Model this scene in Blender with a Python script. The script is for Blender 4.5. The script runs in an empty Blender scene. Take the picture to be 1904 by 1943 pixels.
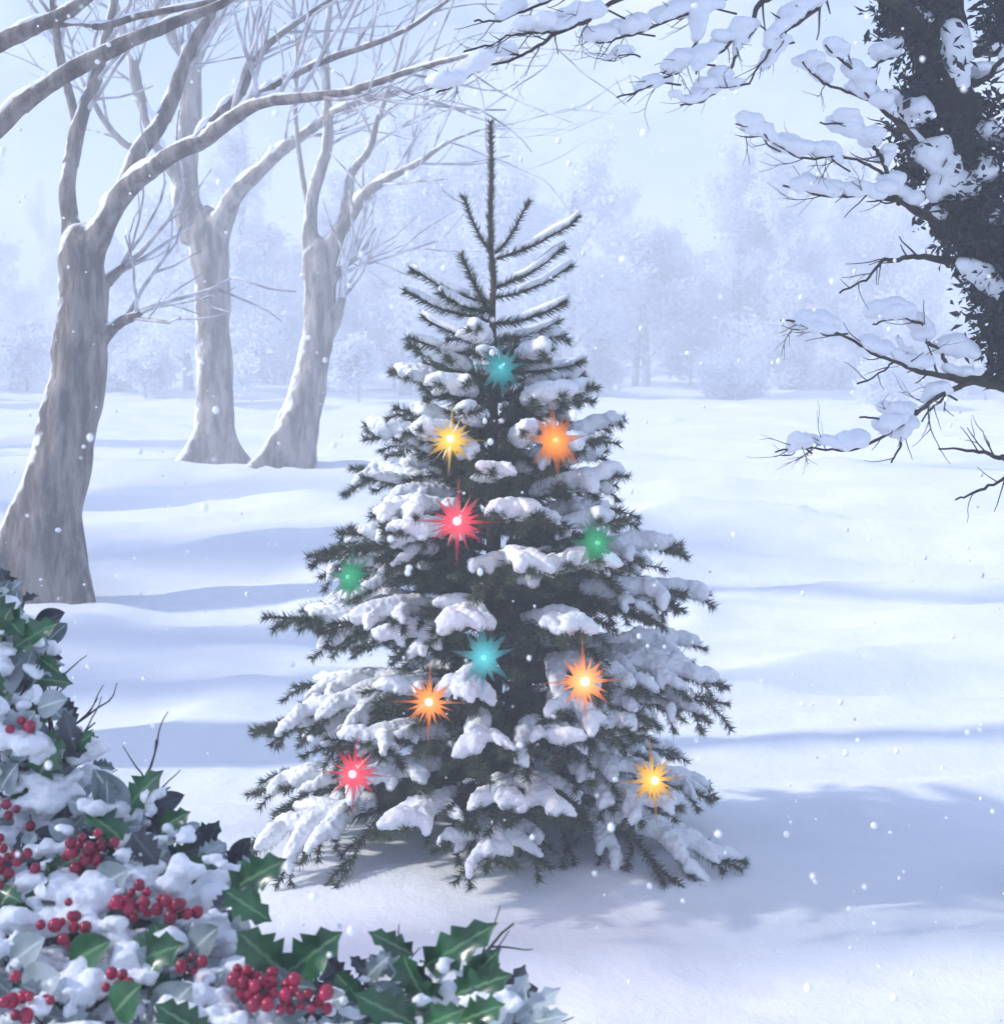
import bpy, math, random
import numpy as np
from mathutils import Vector

R = random.Random(11)
G = np.random.default_rng(5)
C = bpy.context.scene.collection
sc = bpy.context.scene

# ------------------------------------------------------------------ camera
F, CX, HY, EYE = 2600.0, 952.0, 720.0, 1.7          # focal, centre, horizon, eye height (picture units 1904 x 1943)


def at(dx, dy, Y):
    return np.array([(dx - CX) / F * Y, Y, EYE - (dy - HY) / F * Y])


def du(w, Y):
    return w * Y / F


cam = bpy.data.objects.new('camera', bpy.data.cameras.new('camera'))
C.objects.link(cam)
cam.location = (0, 0, EYE)
cam.rotation_euler = (math.radians(90), 0, 0)
cam.data.sensor_fit = 'VERTICAL'
cam.data.sensor_height = 24
cam.data.lens = F / 1943 * 24
cam.data.shift_y = -(971.5 - HY) / 1943
cam.data.clip_start = 0.05
cam.data.clip_end = 2000
cam.data.dof.use_dof = True
cam.data.dof.focus_distance = 4.3
cam.data.dof.aperture_fstop = 7.0
sc.camera = cam

# ------------------------------------------------------------------ light
SUN_AZ, SUN_EL = math.radians(-93), math.radians(31)      # azimuth from +Y towards +X
sdir = Vector((math.sin(SUN_AZ) * math.cos(SUN_EL), math.cos(SUN_AZ) * math.cos(SUN_EL), math.sin(SUN_EL)))
sun = bpy.data.objects.new('sun', bpy.data.lights.new('sun', 'SUN'))
C.objects.link(sun)
sun.data.energy = 4.9
sun.data.angle = math.radians(2.2)
sun.data.color = (1.0, 0.945, 0.88)
sun.rotation_euler = sdir.to_track_quat('Z', 'Y').to_euler()

world = bpy.data.worlds.new('World')
sc.world = world
world.use_nodes = True
wt = world.node_tree
wt.nodes.clear()
sky = wt.nodes.new('ShaderNodeTexSky')
sky.sky_type = 'NISHITA'
sky.sun_disc = False
sky.sun_elevation = SUN_EL
sky.sun_rotation = SUN_AZ
sky.air_density = 1.1
sky.ozone_density = 6.0
sky.dust_density = 1.0
wbg = wt.nodes.new('ShaderNodeBackground')
wbg.inputs['Strength'].default_value = 0.15
wo = wt.nodes.new('ShaderNodeOutputWorld')
tc = wt.nodes.new('ShaderNodeTexCoord')
mp = wt.nodes.new('ShaderNodeMapping')
mp.inputs['Scale'].default_value = (1, 1, 1.6)
nz = wt.nodes.new('ShaderNodeTexNoise')
nz.inputs['Scale'].default_value = 4.5
nz.inputs['Detail'].default_value = 7
nz.inputs['Roughness'].default_value = 0.6
rp = wt.nodes.new('ShaderNodeMapRange')
rp.inputs['From Min'].default_value = 0.46
rp.inputs['From Max'].default_value = 0.66
mx = wt.nodes.new('ShaderNodeMix')
mx.data_type = 'RGBA'
mx.inputs['B'].default_value = (4.9, 5.5, 6.6, 1)
wt.links.new(tc.outputs['Generated'], mp.inputs['Vector'])
wt.links.new(mp.outputs['Vector'], nz.inputs['Vector'])
wt.links.new(nz.outputs['Fac'], rp.inputs['Value'])
wt.links.new(rp.outputs['Result'], mx.inputs['Factor'])
tint = wt.nodes.new('ShaderNodeMix')
tint.data_type = 'RGBA'
tint.blend_type = 'MULTIPLY'
tint.inputs['Factor'].default_value = 1
tint.inputs['B'].default_value = (.80, .94, 1.12, 1)
wt.links.new(sky.outputs['Color'], tint.inputs['A'])
wt.links.new(tint.outputs['Result'], mx.inputs['A'])
wt.links.new(mx.outputs['Result'], wbg.inputs['Color'])
wt.links.new(wbg.outputs['Background'], wo.inputs['Surface'])

sc.view_settings.view_transform = 'Standard'
sc.view_settings.look = 'None'
sc.view_settings.exposure = 0.21
sc.view_settings.gamma = 1
sc.cycles.use_denoising = True
sc.cycles.max_bounces = 8
sc.cycles.diffuse_bounces = 4
sc.cycles.volume_bounces = 2
sc.cycles.use_adaptive_sampling = True


# ------------------------------------------------------------------ materials
def new_mat(name):
    m = bpy.data.materials.new(name)
    m.use_nodes = True
    nt = m.node_tree
    return m, nt, nt.nodes['Principled BSDF']


def noise_node(nt, scale, detail=4, rough=0.55, stretch=None):
    t = nt.nodes.new('ShaderNodeTexCoord')
    n = nt.nodes.new('ShaderNodeTexNoise')
    n.inputs['Scale'].default_value = scale
    n.inputs['Detail'].default_value = detail
    n.inputs['Roughness'].default_value = rough
    if stretch:
        m = nt.nodes.new('ShaderNodeMapping')
        m.inputs['Scale'].default_value = stretch
        nt.links.new(t.outputs['Object'], m.inputs['Vector'])
        nt.links.new(m.outputs['Vector'], n.inputs['Vector'])
    else:
        nt.links.new(t.outputs['Object'], n.inputs['Vector'])
    return n


def mix_rgb(nt, fac, a, b):
    m = nt.nodes.new('ShaderNodeMix')
    m.data_type = 'RGBA'
    for key, v in (('Factor', fac), ('A', a), ('B', b)):
        if isinstance(v, tuple):
            m.inputs[key].default_value = v + (1,) if len(v) == 3 else v
        elif isinstance(v, float):
            m.inputs[key].default_value = v
        else:
            nt.links.new(v, m.inputs[key])
    return m.outputs['Result']


def ramp(nt, val, lo, hi):
    r = nt.nodes.new('ShaderNodeMapRange')
    r.inputs['From Min'].default_value = lo
    r.inputs['From Max'].default_value = hi
    nt.links.new(val, r.inputs['Value'])
    return r.outputs['Result']


def bump(nt, bs, val, strength, dist):
    b = nt.nodes.new('ShaderNodeBump')
    b.inputs['Strength'].default_value = strength
    b.inputs['Distance'].default_value = dist
    nt.links.new(val, b.inputs['Height'])
    nt.links.new(b.outputs['Normal'], bs.inputs['Normal'])


def m_snow(name, col=(0.88, 0.90, 0.945), scale=110, strength=0.55, dist=0.008):
    m, nt, bs = new_mat(name)
    n = noise_node(nt, scale, 6)
    bs.inputs['Base Color'].default_value = col + (1,)
    bs.inputs['Roughness'].default_value = 0.62
    bs.inputs['Specular IOR Level'].default_value = 0.25
    bump(nt, bs, n.outputs['Fac'], strength, dist)
    return m


def m_two(name, a, b, scale, rough=0.6, spec=0.3, bstr=0.0, bdist=0.004, stretch=None, rnd=0.0, lo=0.35, hi=0.65):
    m, nt, bs = new_mat(name)
    n = noise_node(nt, scale, 5, stretch=stretch)
    col = mix_rgb(nt, ramp(nt, n.outputs['Fac'], lo, hi), a, b)
    if rnd:
        oi = nt.nodes.new('ShaderNodeObjectInfo')
        h = nt.nodes.new('ShaderNodeHueSaturation')
        v = nt.nodes.new('ShaderNodeMapRange')
        v.inputs['To Min'].default_value = 1 - rnd
        v.inputs['To Max'].default_value = 1 + rnd
        nt.links.new(oi.outputs['Random'], v.inputs['Value'])
        nt.links.new(v.outputs['Result'], h.inputs['Value'])
        nt.links.new(col, h.inputs['Color'])
        col = h.outputs['Color']
    nt.links.new(col, bs.inputs['Base Color'])
    bs.inputs['Roughness'].default_value = rough
    bs.inputs['Specular IOR Level'].default_value = spec
    if bstr:
        bump(nt, bs, n.outputs['Fac'], bstr, bdist)
    return m


def m_bark(name, a, b, scale, lo, hi, side=(0, 0, 1), bdist=0.02):
    """bark with snow and rime caught on the faces that look along 'side'"""
    m, nt, bs = new_mat(name)
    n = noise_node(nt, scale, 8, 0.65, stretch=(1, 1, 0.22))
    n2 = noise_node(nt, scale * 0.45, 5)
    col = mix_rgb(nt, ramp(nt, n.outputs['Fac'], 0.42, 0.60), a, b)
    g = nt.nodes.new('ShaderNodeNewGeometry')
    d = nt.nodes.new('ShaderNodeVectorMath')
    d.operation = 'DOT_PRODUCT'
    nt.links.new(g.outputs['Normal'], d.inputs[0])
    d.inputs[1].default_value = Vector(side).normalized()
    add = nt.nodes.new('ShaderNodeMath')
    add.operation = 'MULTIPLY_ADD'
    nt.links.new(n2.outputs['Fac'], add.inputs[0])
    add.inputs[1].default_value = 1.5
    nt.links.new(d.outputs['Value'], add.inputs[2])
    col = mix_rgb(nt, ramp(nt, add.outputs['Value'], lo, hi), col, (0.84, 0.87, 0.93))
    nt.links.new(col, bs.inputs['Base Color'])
    bs.inputs['Roughness'].default_value = 0.8
    bs.inputs['Specular IOR Level'].default_value = 0.2
    bump(nt, bs, n.outputs['Fac'], 1.0, bdist)
    return m


M = {}
M['snow'] = m_snow('snow')
M['ground'] = m_snow('ground_snow', (0.86, 0.89, 0.945), 7, 0.45, 0.035)
for _n in M['ground'].node_tree.nodes:
    if _n.type == 'TEX_NOISE':
        _n.inputs['Detail'].default_value = 13
        _n.inputs['Roughness'].default_value = .68
M['flake'] = m_snow('flake', (0.93, 0.94, 0.96), 50, 0.0)
M['needle'] = m_two('fir_needle', (0.020, 0.042, 0.015), (0.080, 0.108, 0.048), 9, 0.55, 0.25, rnd=0.3)
M['twig'] = m_two('twig_wood', (0.06, 0.035, 0.025), (0.14, 0.085, 0.06), 40, 0.8, 0.2)
M['firbark'] = m_two('fir_bark', (0.03, 0.022, 0.02), (0.09, 0.06, 0.05), 30, 0.85, 0.2, 0.6, 0.01)
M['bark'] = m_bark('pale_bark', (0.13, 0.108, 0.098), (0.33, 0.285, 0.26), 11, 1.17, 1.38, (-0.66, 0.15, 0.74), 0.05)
M['barkfar'] = m_bark('rimed_hazed_bark', (0.23, 0.20, 0.18), (0.46, 0.42, 0.39), 9, 1.14, 1.38, (-0.72, 0.15, 0.68), 0.06)  # far trunks: rime, and bark colour paled to stand in for haze
M['rimetwig'] = m_two('rimed_twig', (0.26, 0.235, 0.235), (0.72, 0.73, 0.78), 6, 0.8, 0.2)
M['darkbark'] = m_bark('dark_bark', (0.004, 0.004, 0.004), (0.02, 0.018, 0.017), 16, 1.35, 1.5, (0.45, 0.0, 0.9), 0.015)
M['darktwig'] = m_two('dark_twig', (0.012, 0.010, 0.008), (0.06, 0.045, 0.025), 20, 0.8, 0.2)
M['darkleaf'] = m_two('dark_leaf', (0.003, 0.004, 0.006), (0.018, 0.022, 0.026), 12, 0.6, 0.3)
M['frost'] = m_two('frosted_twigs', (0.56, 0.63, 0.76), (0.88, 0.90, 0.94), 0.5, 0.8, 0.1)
_nt = M['frost'].node_tree
_bs = _nt.nodes['Principled BSDF']
_tl = _nt.nodes.new('ShaderNodeBsdfTranslucent')
_tl.inputs['Color'].default_value = (.80, .85, .93, 1)
_ms = _nt.nodes.new('ShaderNodeMixShader')
_ms.inputs['Fac'].default_value = .5
_nt.links.new(_bs.outputs[0], _ms.inputs[1])
_nt.links.new(_tl.outputs[0], _ms.inputs[2])
_nt.links.new(_ms.outputs[0], _nt.nodes['Material Output'].inputs['Surface'])
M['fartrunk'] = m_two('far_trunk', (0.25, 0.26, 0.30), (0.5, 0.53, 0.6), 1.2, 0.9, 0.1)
M['holly'] = m_two('holly_leaf', (0.008, 0.055, 0.020), (0.035, 0.15, 0.055), 22, 0.32, 0.5)
M['greyleaf'] = m_two('frosted_leaf', (0.10, 0.15, 0.15), (0.42, 0.48, 0.52), 13, 0.6, 0.3)
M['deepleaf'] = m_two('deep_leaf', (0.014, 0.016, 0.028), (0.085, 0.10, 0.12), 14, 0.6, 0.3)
M['stem'] = m_two('bush_stem', (0.02, 0.014, 0.02), (0.07, 0.05, 0.05), 30, 0.8, 0.2)
for _k, _c in (('holly', (.16, .30, .14)), ('greyleaf', (.55, .62, .62)), ('deepleaf', (.12, .15, .15))):
    _nt = M[_k].node_tree
    _bs = _nt.nodes['Principled BSDF']
    _a = _nt.nodes.new('ShaderNodeAttribute')
    _a.attribute_name = 'rib'
    _src = _bs.inputs['Base Color'].links[0].from_socket
    _nt.links.new(mix_rgb(_nt, ramp(_nt, _a.outputs['Fac'], .72, 1.0), _src, _c), _bs.inputs['Base Color'])
    _bs.inputs['Roughness'].default_value = .27 if _k == 'holly' else .5
M['berry'] = m_two('red_berry', (0.15, 0.003, 0.02), (0.48, 0.012, 0.07), 40, 0.22, 0.5)


# ------------------------------------------------------------------ mesh helpers
class MB:
    def __init__(s):
        s.V, s.Q, s.T, s.n = [], [], [], 0
        s.A = []

    def add(s, V, Q=None, T=None):
        V = np.asarray(V, float).reshape(-1, 3)
        if Q is not None and len(Q):
            s.Q.append(np.asarray(Q, int) + s.n)
        if T is not None and len(T):
            s.T.append(np.asarray(T, int) + s.n)
        s.V.append(V)
        s.n += len(V)
        return s

    def empty(s):
        return s.n == 0


WORLD = {}


def loc_of(o):
    return WORLD.get(o.name, np.zeros(3)) if o else np.zeros(3)


def obj(name, mb, mat, parent=None, smooth=True, origin=None):
    V = np.concatenate(mb.V)
    base = loc_of(parent) if parent else (np.zeros(3) if origin is None else np.asarray(origin, float))
    V = V - base
    Q = np.concatenate(mb.Q) if mb.Q else np.zeros((0, 4), int)
    T = np.concatenate(mb.T) if mb.T else np.zeros((0, 3), int)
    me = bpy.data.meshes.new(name)
    me.vertices.add(len(V))
    me.vertices.foreach_set('co', V.astype(np.float32).ravel())
    loops = np.concatenate([Q.ravel(), T.ravel()]).astype(np.int32)
    me.loops.add(len(loops))
    me.loops.foreach_set('vertex_index', loops)
    me.polygons.add(len(Q) + len(T))
    st = np.concatenate([np.arange(len(Q)) * 4, len(Q) * 4 + np.arange(len(T)) * 3]).astype(np.int32)
    me.polygons.foreach_set('loop_start', st)
    me.polygons.foreach_set('use_smooth', np.full(len(st), smooth))
    me.update(calc_edges=True)
    me.validate()
    me.materials.append(mat)
    if mb.A:
        at_ = me.attributes.new('rib', 'FLOAT', 'POINT')
        at_.data.foreach_set('value', np.concatenate(mb.A).astype(np.float32))
    o = bpy.data.objects.new(name, me)
    C.objects.link(o)
    if parent:
        o.parent = parent
    else:
        o.location = base
    WORLD[o.name] = base
    return o


def thing(name, label, cat, loc, group=None):
    o = bpy.data.objects.new(name, None)
    o.empty_display_size = 0.2
    C.objects.link(o)
    o.location = loc
    WORLD[o.name] = np.asarray(loc, float)
    o['label'] = label
    o['category'] = cat
    if group:
        o['group'] = group
    return o


def spline(P, m=5):
    """Catmull-Rom through the rows of P (any width)"""
    P = np.asarray(P, float)
    if len(P) < 3:
        t = np.linspace(0, 1, m + 1)[:, None]
        return P[0] * (1 - t) + P[1] * t
    E = np.vstack([2 * P[0] - P[1], P, 2 * P[-1] - P[-2]])
    out = []
    for i in range(len(P) - 1):
        a, b, c, d = E[i:i + 4]
        for k in range(m):
            t = k / m
            out.append(0.5 * (2 * b + (c - a) * t + (2 * a - 5 * b + 4 * c - d) * t * t + (3 * b - a - 3 * c + d) * t ** 3))
    out.append(P[-1])
    return np.array(out)


def norm(v):
    return v / (np.linalg.norm(v, axis=-1, keepdims=True) + 1e-12)


def tube(mb, P, rad, n=8, rough=0.0, squash=1.0):
    P = np.asarray(P, float)
    k = len(P)
    rad = np.broadcast_to(np.asarray(rad, float), (k,))
    T = norm(np.gradient(P, axis=0))
    ref = np.array([0, 0, 1.0]) if abs(T[0, 2]) < 0.9 else np.array([0, 1.0, 0])
    N = np.zeros((k, 3))
    u = norm(np.cross(T[0], np.cross(ref, T[0])))
    for i in range(k):
        u = u - T[i] * np.dot(u, T[i])
        u = norm(u)
        N[i] = u
    B = np.cross(T, N)
    a = np.arange(n) / n * 2 * np.pi
    rr = rad[:, None] * np.ones((k, n))
    if rough:
        ph = G.uniform(0, 6.28, 4)
        ii = np.arange(k)[:, None]
        rr = rr * (1 + rough * (np.sin(2 * a + ph[0] + ii * 0.7) * 0.5 + np.sin(3 * a + ph[1] - ii * 0.5) * 0.5 + G.uniform(-0.6, 0.6, (k, n))))
    V = P[:, None] + rr[..., None] * (np.cos(a)[None, :, None] * N[:, None] * squash + np.sin(a)[None, :, None] * B[:, None])
    V = V.reshape(-1, 3)
    idx = np.arange(k * n).reshape(k, n)
    q = np.stack([idx[:-1], np.roll(idx, -1, 1)[:-1], np.roll(idx, -1, 1)[1:], idx[1:]], -1).reshape(-1, 4)
    V = np.vstack([V, P[0] - T[0] * rad[0] * 0.6, P[-1] + T[-1] * rad[-1] * 0.6])
    c0, c1 = k * n, k * n + 1
    t0 = np.stack([np.full(n, c0), np.roll(idx[0], -1), idx[0]], -1)
    t1 = np.stack([np.full(n, c1), idx[-1], np.roll(idx[-1], -1)], -1)
    mb.add(V, q, np.vstack([t0, t1]))


ICO = None


def ico():
    global ICO
    if ICO is None:
        import bmesh
        bm = bmesh.new()
        bmesh.ops.create_icosphere(bm, subdivisions=2, radius=1)
        ICO = (np.array([v.co[:] for v in bm.verts]), np.array([[v.index for v in f.verts] for f in bm.faces]))
        bm.free()
    return ICO


def ball(mb, c, r, sc3=(1, 1, 1)):
    V, T = ico()
    mb.add(np.asarray(c) + V * np.asarray(sc3) * r, None, T)


def snow_mods(o, voxel, smooth=4, disp=0.0, dscale=0.05):
    r = o.modifiers.new('remesh', 'REMESH')
    r.mode = 'VOXEL'
    r.voxel_size = voxel
    r.use_smooth_shade = True
    if disp:
        key = 'lumps_%g' % dscale
        t = bpy.data.textures.get(key) or bpy.data.textures.new(key, 'CLOUDS')
        t.noise_scale = dscale
        d = o.modifiers.new('lumps', 'DISPLACE')
        d.texture = t
        d.strength = disp
        d.texture_coords = 'GLOBAL'
    s = o.modifiers.new('smooth', 'SMOOTH')
    s.factor = 0.5
    s.iterations = smooth


def needles(mb, P, count, rad, hw=0.0014, lean=0.8, up=0.0):
    P = np.asarray(P, float)
    k = len(P)
    t = G.uniform(0, k - 1.001, count)
    i = t.astype(int)
    f = (t - i)[:, None]
    p = P[i] * (1 - f) + P[i + 1] * f
    T = norm(P[i + 1] - P[i])
    rv = G.normal(size=(count, 3))
    N = rv - T * np.sum(rv * T, 1, keepdims=True)
    N = norm(N)
    N[:, 2] += up
    d = norm(T * lean + N)
    L = rad * G.uniform(0.85, 1.35, count)[:, None]
    w = norm(np.cross(d, G.normal(size=(count, 3)))) * hw
    V = np.stack([p + w, p - w, p + d * L], 1).reshape(-1, 3)
    mb.add(V, None, np.arange(count * 3).reshape(-1, 3))


# value noise for the snow field
_tab = G.uniform(-1, 1, (256, 256))


def vnoise(x, y):
    xi, yi = np.floor(x).astype(int), np.floor(y).astype(int)
    fx, fy = x - xi, y - yi
    fx, fy = fx * fx * fx * (fx * (fx * 6 - 15) + 10), fy * fy * fy * (fy * (fy * 6 - 15) + 10)
    g = lambda i, j: _tab[i % 256, j % 256]
    return (g(xi, yi) * (1 - fx) + g(xi + 1, yi) * fx) * (1 - fy) + (g(xi, yi + 1) * (1 - fx) + g(xi + 1, yi + 1) * fx) * fy


def gz(x, y):
    x, y = np.asarray(x, float), np.asarray(y, float)
    s = np.clip((y - 9) / 8, 0, 1)
    z = 0.62 * s * s * (3 - 2 * s)
    s2 = np.clip((y - 30) / 65, 0, 1)
    z = z + 2.3 * s2 * s2 * (3 - 2 * s2)
    far = np.clip(np.abs(y) / 9, 0.35, 1.6)
    wob = 0.5 * vnoise(x * 0.5 + 9, y * 0.5)
    z = z + 0.08 * far * vnoise(x * 0.20 + 3.1, (y + wob) * 0.62 + 7.7)
    r = 1 - np.abs(vnoise(x * 0.33 + 40, (y + wob) * 1.25 + 11))
    z = z + 0.07 * far * r ** 3
    z = z + 0.048 * vnoise(x * 0.9 + 20, y * 2.3 + 5) + 0.030 * vnoise(x * 0.55 + 70, y * 3.4 + 5) + 0.020 * vnoise(x * 2.7, y * 5 + 50) + 0.007 * vnoise(x * 7, y * 9)
    return z


GZ_FIR = 0.0

# ------------------------------------------------------------------ ground
nx, ny = 560, 700
sx = np.linspace(-1, 1, nx)
xs = 150 * np.sign(sx) * np.abs(sx) ** 2.6
sy = np.linspace(-0.42, 1, ny)
ys = 4 + 146 * np.sign(sy) * np.abs(sy) ** 2.6
X, Yg = np.meshgrid(xs, ys)
FIR = np.array([-0.04, 5.08, 0.0])
off = float(gz(FIR[0], FIR[1]))
_g0 = gz


def gz(x, y):
    z = _g0(x, y) - off
    d2 = (np.asarray(x, float) - FIR[0]) ** 2 + (np.asarray(y, float) - FIR[1]) ** 2
    return z * (1 - np.exp(-d2 / 0.6))


Z = gz(X, Yg)
V = np.stack([X, Yg, Z], -1).reshape(-1, 3)
idx = np.arange(nx * ny).reshape(ny, nx)
q = np.stack([idx[:-1, :-1], idx[:-1, 1:], idx[1:, 1:], idx[1:, :-1]], -1).reshape(-1, 4)
o = obj('snow_ground', MB().add(V, q), M['ground'])
o['kind'] = 'structure'


# ------------------------------------------------------------------ bare trees
def limb_pts(path, Y, m=5):
    """rows of (dx, dy, depth offset, width) -> points and radii"""
    A = []
    for dx, dy, dz, w in path:
        p = at(dx, dy, Y + dz)
        A.append([*p, du(w, Y + dz) / 2])
    S = spline(A, m)
    S[:, 3] = np.maximum(S[:, 3], 0.003)
    return S[:, :3], S[:, 3]


def twig_tree(mb, p, d, L, r, depth, rng):
    n = 5
    pts = [p]
    dd = d
    for i in range(n):
        dd = norm(dd + np.array([rng.uniform(-.22, .22), rng.uniform(-.22, .22), rng.uniform(-.12, .2)]))
        pts.append(pts[-1] + dd * L / n)
    pts = np.array(pts)
    tube(mb, pts, np.linspace(r, r * 0.45, n + 1), 5)
    if depth > 0:
        for i in (1, 2, 3, 4, 5):
            if rng.random() < 0.55:
                t = norm(pts[i] - pts[i - 1])
                s = norm(np.cross(t, np.array([rng.uniform(-1, 1), rng.uniform(-1, 1), rng.uniform(-1, 1)])))
                nd = norm(t + s * rng.uniform(0.5, 1.0))
                twig_tree(mb, pts[i], nd, L * rng.uniform(0.5, 0.75), r * 0.55, depth - 1, rng)


def limb_snow(mb, P, Rd, rng, share=0.6, fat=1.0):
    k = len(P)
    i = 0
    while i < k - 2:
        ln = rng.randint(3, 8)
        j = min(k, i + ln)
        seg = P[i:j]
        t = norm(seg[-1] - seg[0])
        if rng.random() < share and abs(t[2]) < 0.93 and len(seg) >= 3:
            rr = Rd[i:j] * 0.62 * fat + 0.006
            prof = np.sin(np.linspace(0.25, math.pi - 0.25, len(seg))) ** 0.6
            up = np.array([-0.15, 0, 1.0])
            up = norm(up - t * np.dot(up, t))
            tube(mb, seg + up * (Rd[i:j] * 0.72)[:, None], rr * prof, 8, 0.12)
        i = j - rng.randint(0, 1) if rng.random() < 0.7 else j + 1


def bare_tree(label, Y, base, trunk, limbs, mat, group, seed, twigs=True, snow_share=0.55, rough=0.07, twig_L=0.9, fat=1.0, vox=.022):
    rng = random.Random(seed)
    b = at(*base, Y)
    root = thing('bare_tree', label, 'tree', (b[0], b[1], float(gz(b[0], b[1]))), group)
    mb = MB()
    for tr in trunk:
        P, r = limb_pts(tr, Y, 8)
        tube(mb, P, r, 16, rough)
    for path in limbs:
        P, r = limb_pts(path, Y, 6)
        if path[0][3] >= 24:
            k = max(4, int(len(P) * .42))
            tube(mb, P[:k], r[:k] * 1.0, 12, rough)
    to = obj('trunk', mb, mat, root)
    snow_mods(to, vox, 12)
    tw = MB()
    for path in limbs:
        P, r = limb_pts(path, Y, 6)
        # small organic wander
        w = np.cumsum(G.normal(size=P.shape) * 0.18, 0)
        w -= np.linspace(0, 1, len(P))[:, None] * w[-1]
        P = P + w * np.minimum(r, 0.04)[:, None] * 0.5 * np.clip(np.linspace(-1.2, 1.5, len(P)), 0, 1)[:, None]
        mb = MB()
        k = int(len(P) * .34) if path[0][3] >= 24 else 0
        tube(mb, P[k:], r[k:], 10, rough)
        lb = obj('limb', mb, mat, root)
        sm = MB()
        limb_snow(sm, P, r, rng, snow_share, fat)
        if not sm.empty():
            so = obj('snow_ridge', sm, M['snow'], lb)
        if twigs:
            k = len(P)
            for i in range(k // 2, k, 3):
                t = norm(P[min(i + 1, k - 1)] - P[i - 1])
                s = norm(np.cross(t, np.array([rng.uniform(-.5, .5), 1, rng.uniform(-.5, .5)]))) * rng.choice((-1, 1))
                twig_tree(tw, P[i], norm(t * 0.8 + s * rng.uniform(.4, .9) + np.array([0, 0, .25])), twig_L * rng.uniform(.6, 1.2), min(r[i] * 0.5, 0.022), 1, rng)
            t = norm(P[-1] - P[-2])
            twig_tree(tw, P[-1], t, twig_L * 0.9, max(r[-1] * 0.9, .007), 1, rng)
    if not tw.empty():
        obj('crown', tw, M['rimetwig'], root)
    return root


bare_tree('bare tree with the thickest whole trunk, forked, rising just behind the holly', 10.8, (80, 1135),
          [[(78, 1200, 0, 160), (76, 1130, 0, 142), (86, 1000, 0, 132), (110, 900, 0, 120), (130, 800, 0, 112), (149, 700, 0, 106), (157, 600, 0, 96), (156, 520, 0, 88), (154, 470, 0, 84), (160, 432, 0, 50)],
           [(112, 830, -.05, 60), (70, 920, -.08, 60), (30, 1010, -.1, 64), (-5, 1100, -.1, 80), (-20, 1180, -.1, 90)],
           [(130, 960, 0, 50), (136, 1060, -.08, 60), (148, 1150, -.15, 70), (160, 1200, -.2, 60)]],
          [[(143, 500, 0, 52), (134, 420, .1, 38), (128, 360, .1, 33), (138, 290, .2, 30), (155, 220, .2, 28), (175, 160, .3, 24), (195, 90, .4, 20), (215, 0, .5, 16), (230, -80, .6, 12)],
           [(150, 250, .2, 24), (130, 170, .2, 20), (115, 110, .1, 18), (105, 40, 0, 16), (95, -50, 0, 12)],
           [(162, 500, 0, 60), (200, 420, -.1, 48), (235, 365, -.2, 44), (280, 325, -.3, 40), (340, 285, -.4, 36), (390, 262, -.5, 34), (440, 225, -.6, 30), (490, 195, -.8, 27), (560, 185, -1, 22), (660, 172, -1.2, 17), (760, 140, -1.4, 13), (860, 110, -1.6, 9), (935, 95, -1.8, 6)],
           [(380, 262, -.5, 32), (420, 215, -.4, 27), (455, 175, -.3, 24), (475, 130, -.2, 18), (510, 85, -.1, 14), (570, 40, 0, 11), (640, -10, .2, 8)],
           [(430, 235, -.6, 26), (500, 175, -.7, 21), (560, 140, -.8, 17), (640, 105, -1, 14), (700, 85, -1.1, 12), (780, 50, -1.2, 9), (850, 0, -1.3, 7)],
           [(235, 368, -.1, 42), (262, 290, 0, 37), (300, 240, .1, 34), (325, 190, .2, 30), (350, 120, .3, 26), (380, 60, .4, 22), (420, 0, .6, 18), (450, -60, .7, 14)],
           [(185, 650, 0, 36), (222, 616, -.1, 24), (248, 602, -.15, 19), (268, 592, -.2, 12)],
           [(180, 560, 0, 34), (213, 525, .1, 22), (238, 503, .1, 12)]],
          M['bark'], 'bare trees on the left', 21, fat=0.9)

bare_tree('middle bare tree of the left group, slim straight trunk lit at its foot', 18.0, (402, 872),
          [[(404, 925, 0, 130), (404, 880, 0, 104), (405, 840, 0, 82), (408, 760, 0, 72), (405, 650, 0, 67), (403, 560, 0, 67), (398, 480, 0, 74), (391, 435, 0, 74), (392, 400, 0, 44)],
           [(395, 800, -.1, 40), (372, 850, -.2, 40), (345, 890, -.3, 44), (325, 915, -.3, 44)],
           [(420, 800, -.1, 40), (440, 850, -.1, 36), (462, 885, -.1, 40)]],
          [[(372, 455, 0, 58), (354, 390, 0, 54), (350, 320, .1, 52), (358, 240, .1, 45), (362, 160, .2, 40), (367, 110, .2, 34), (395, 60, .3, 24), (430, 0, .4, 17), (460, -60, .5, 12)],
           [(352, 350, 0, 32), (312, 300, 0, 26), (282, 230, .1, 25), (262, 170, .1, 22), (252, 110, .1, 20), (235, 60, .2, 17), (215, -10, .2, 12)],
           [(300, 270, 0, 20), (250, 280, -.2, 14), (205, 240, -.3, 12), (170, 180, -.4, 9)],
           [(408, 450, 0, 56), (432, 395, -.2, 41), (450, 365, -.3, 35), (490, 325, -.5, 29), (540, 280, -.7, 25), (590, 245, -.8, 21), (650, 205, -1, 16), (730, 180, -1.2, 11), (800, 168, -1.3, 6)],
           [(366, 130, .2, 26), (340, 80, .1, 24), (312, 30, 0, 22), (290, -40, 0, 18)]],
          M['barkfar'], 'bare trees on the left', 22, twig_L=1.3)

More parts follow.
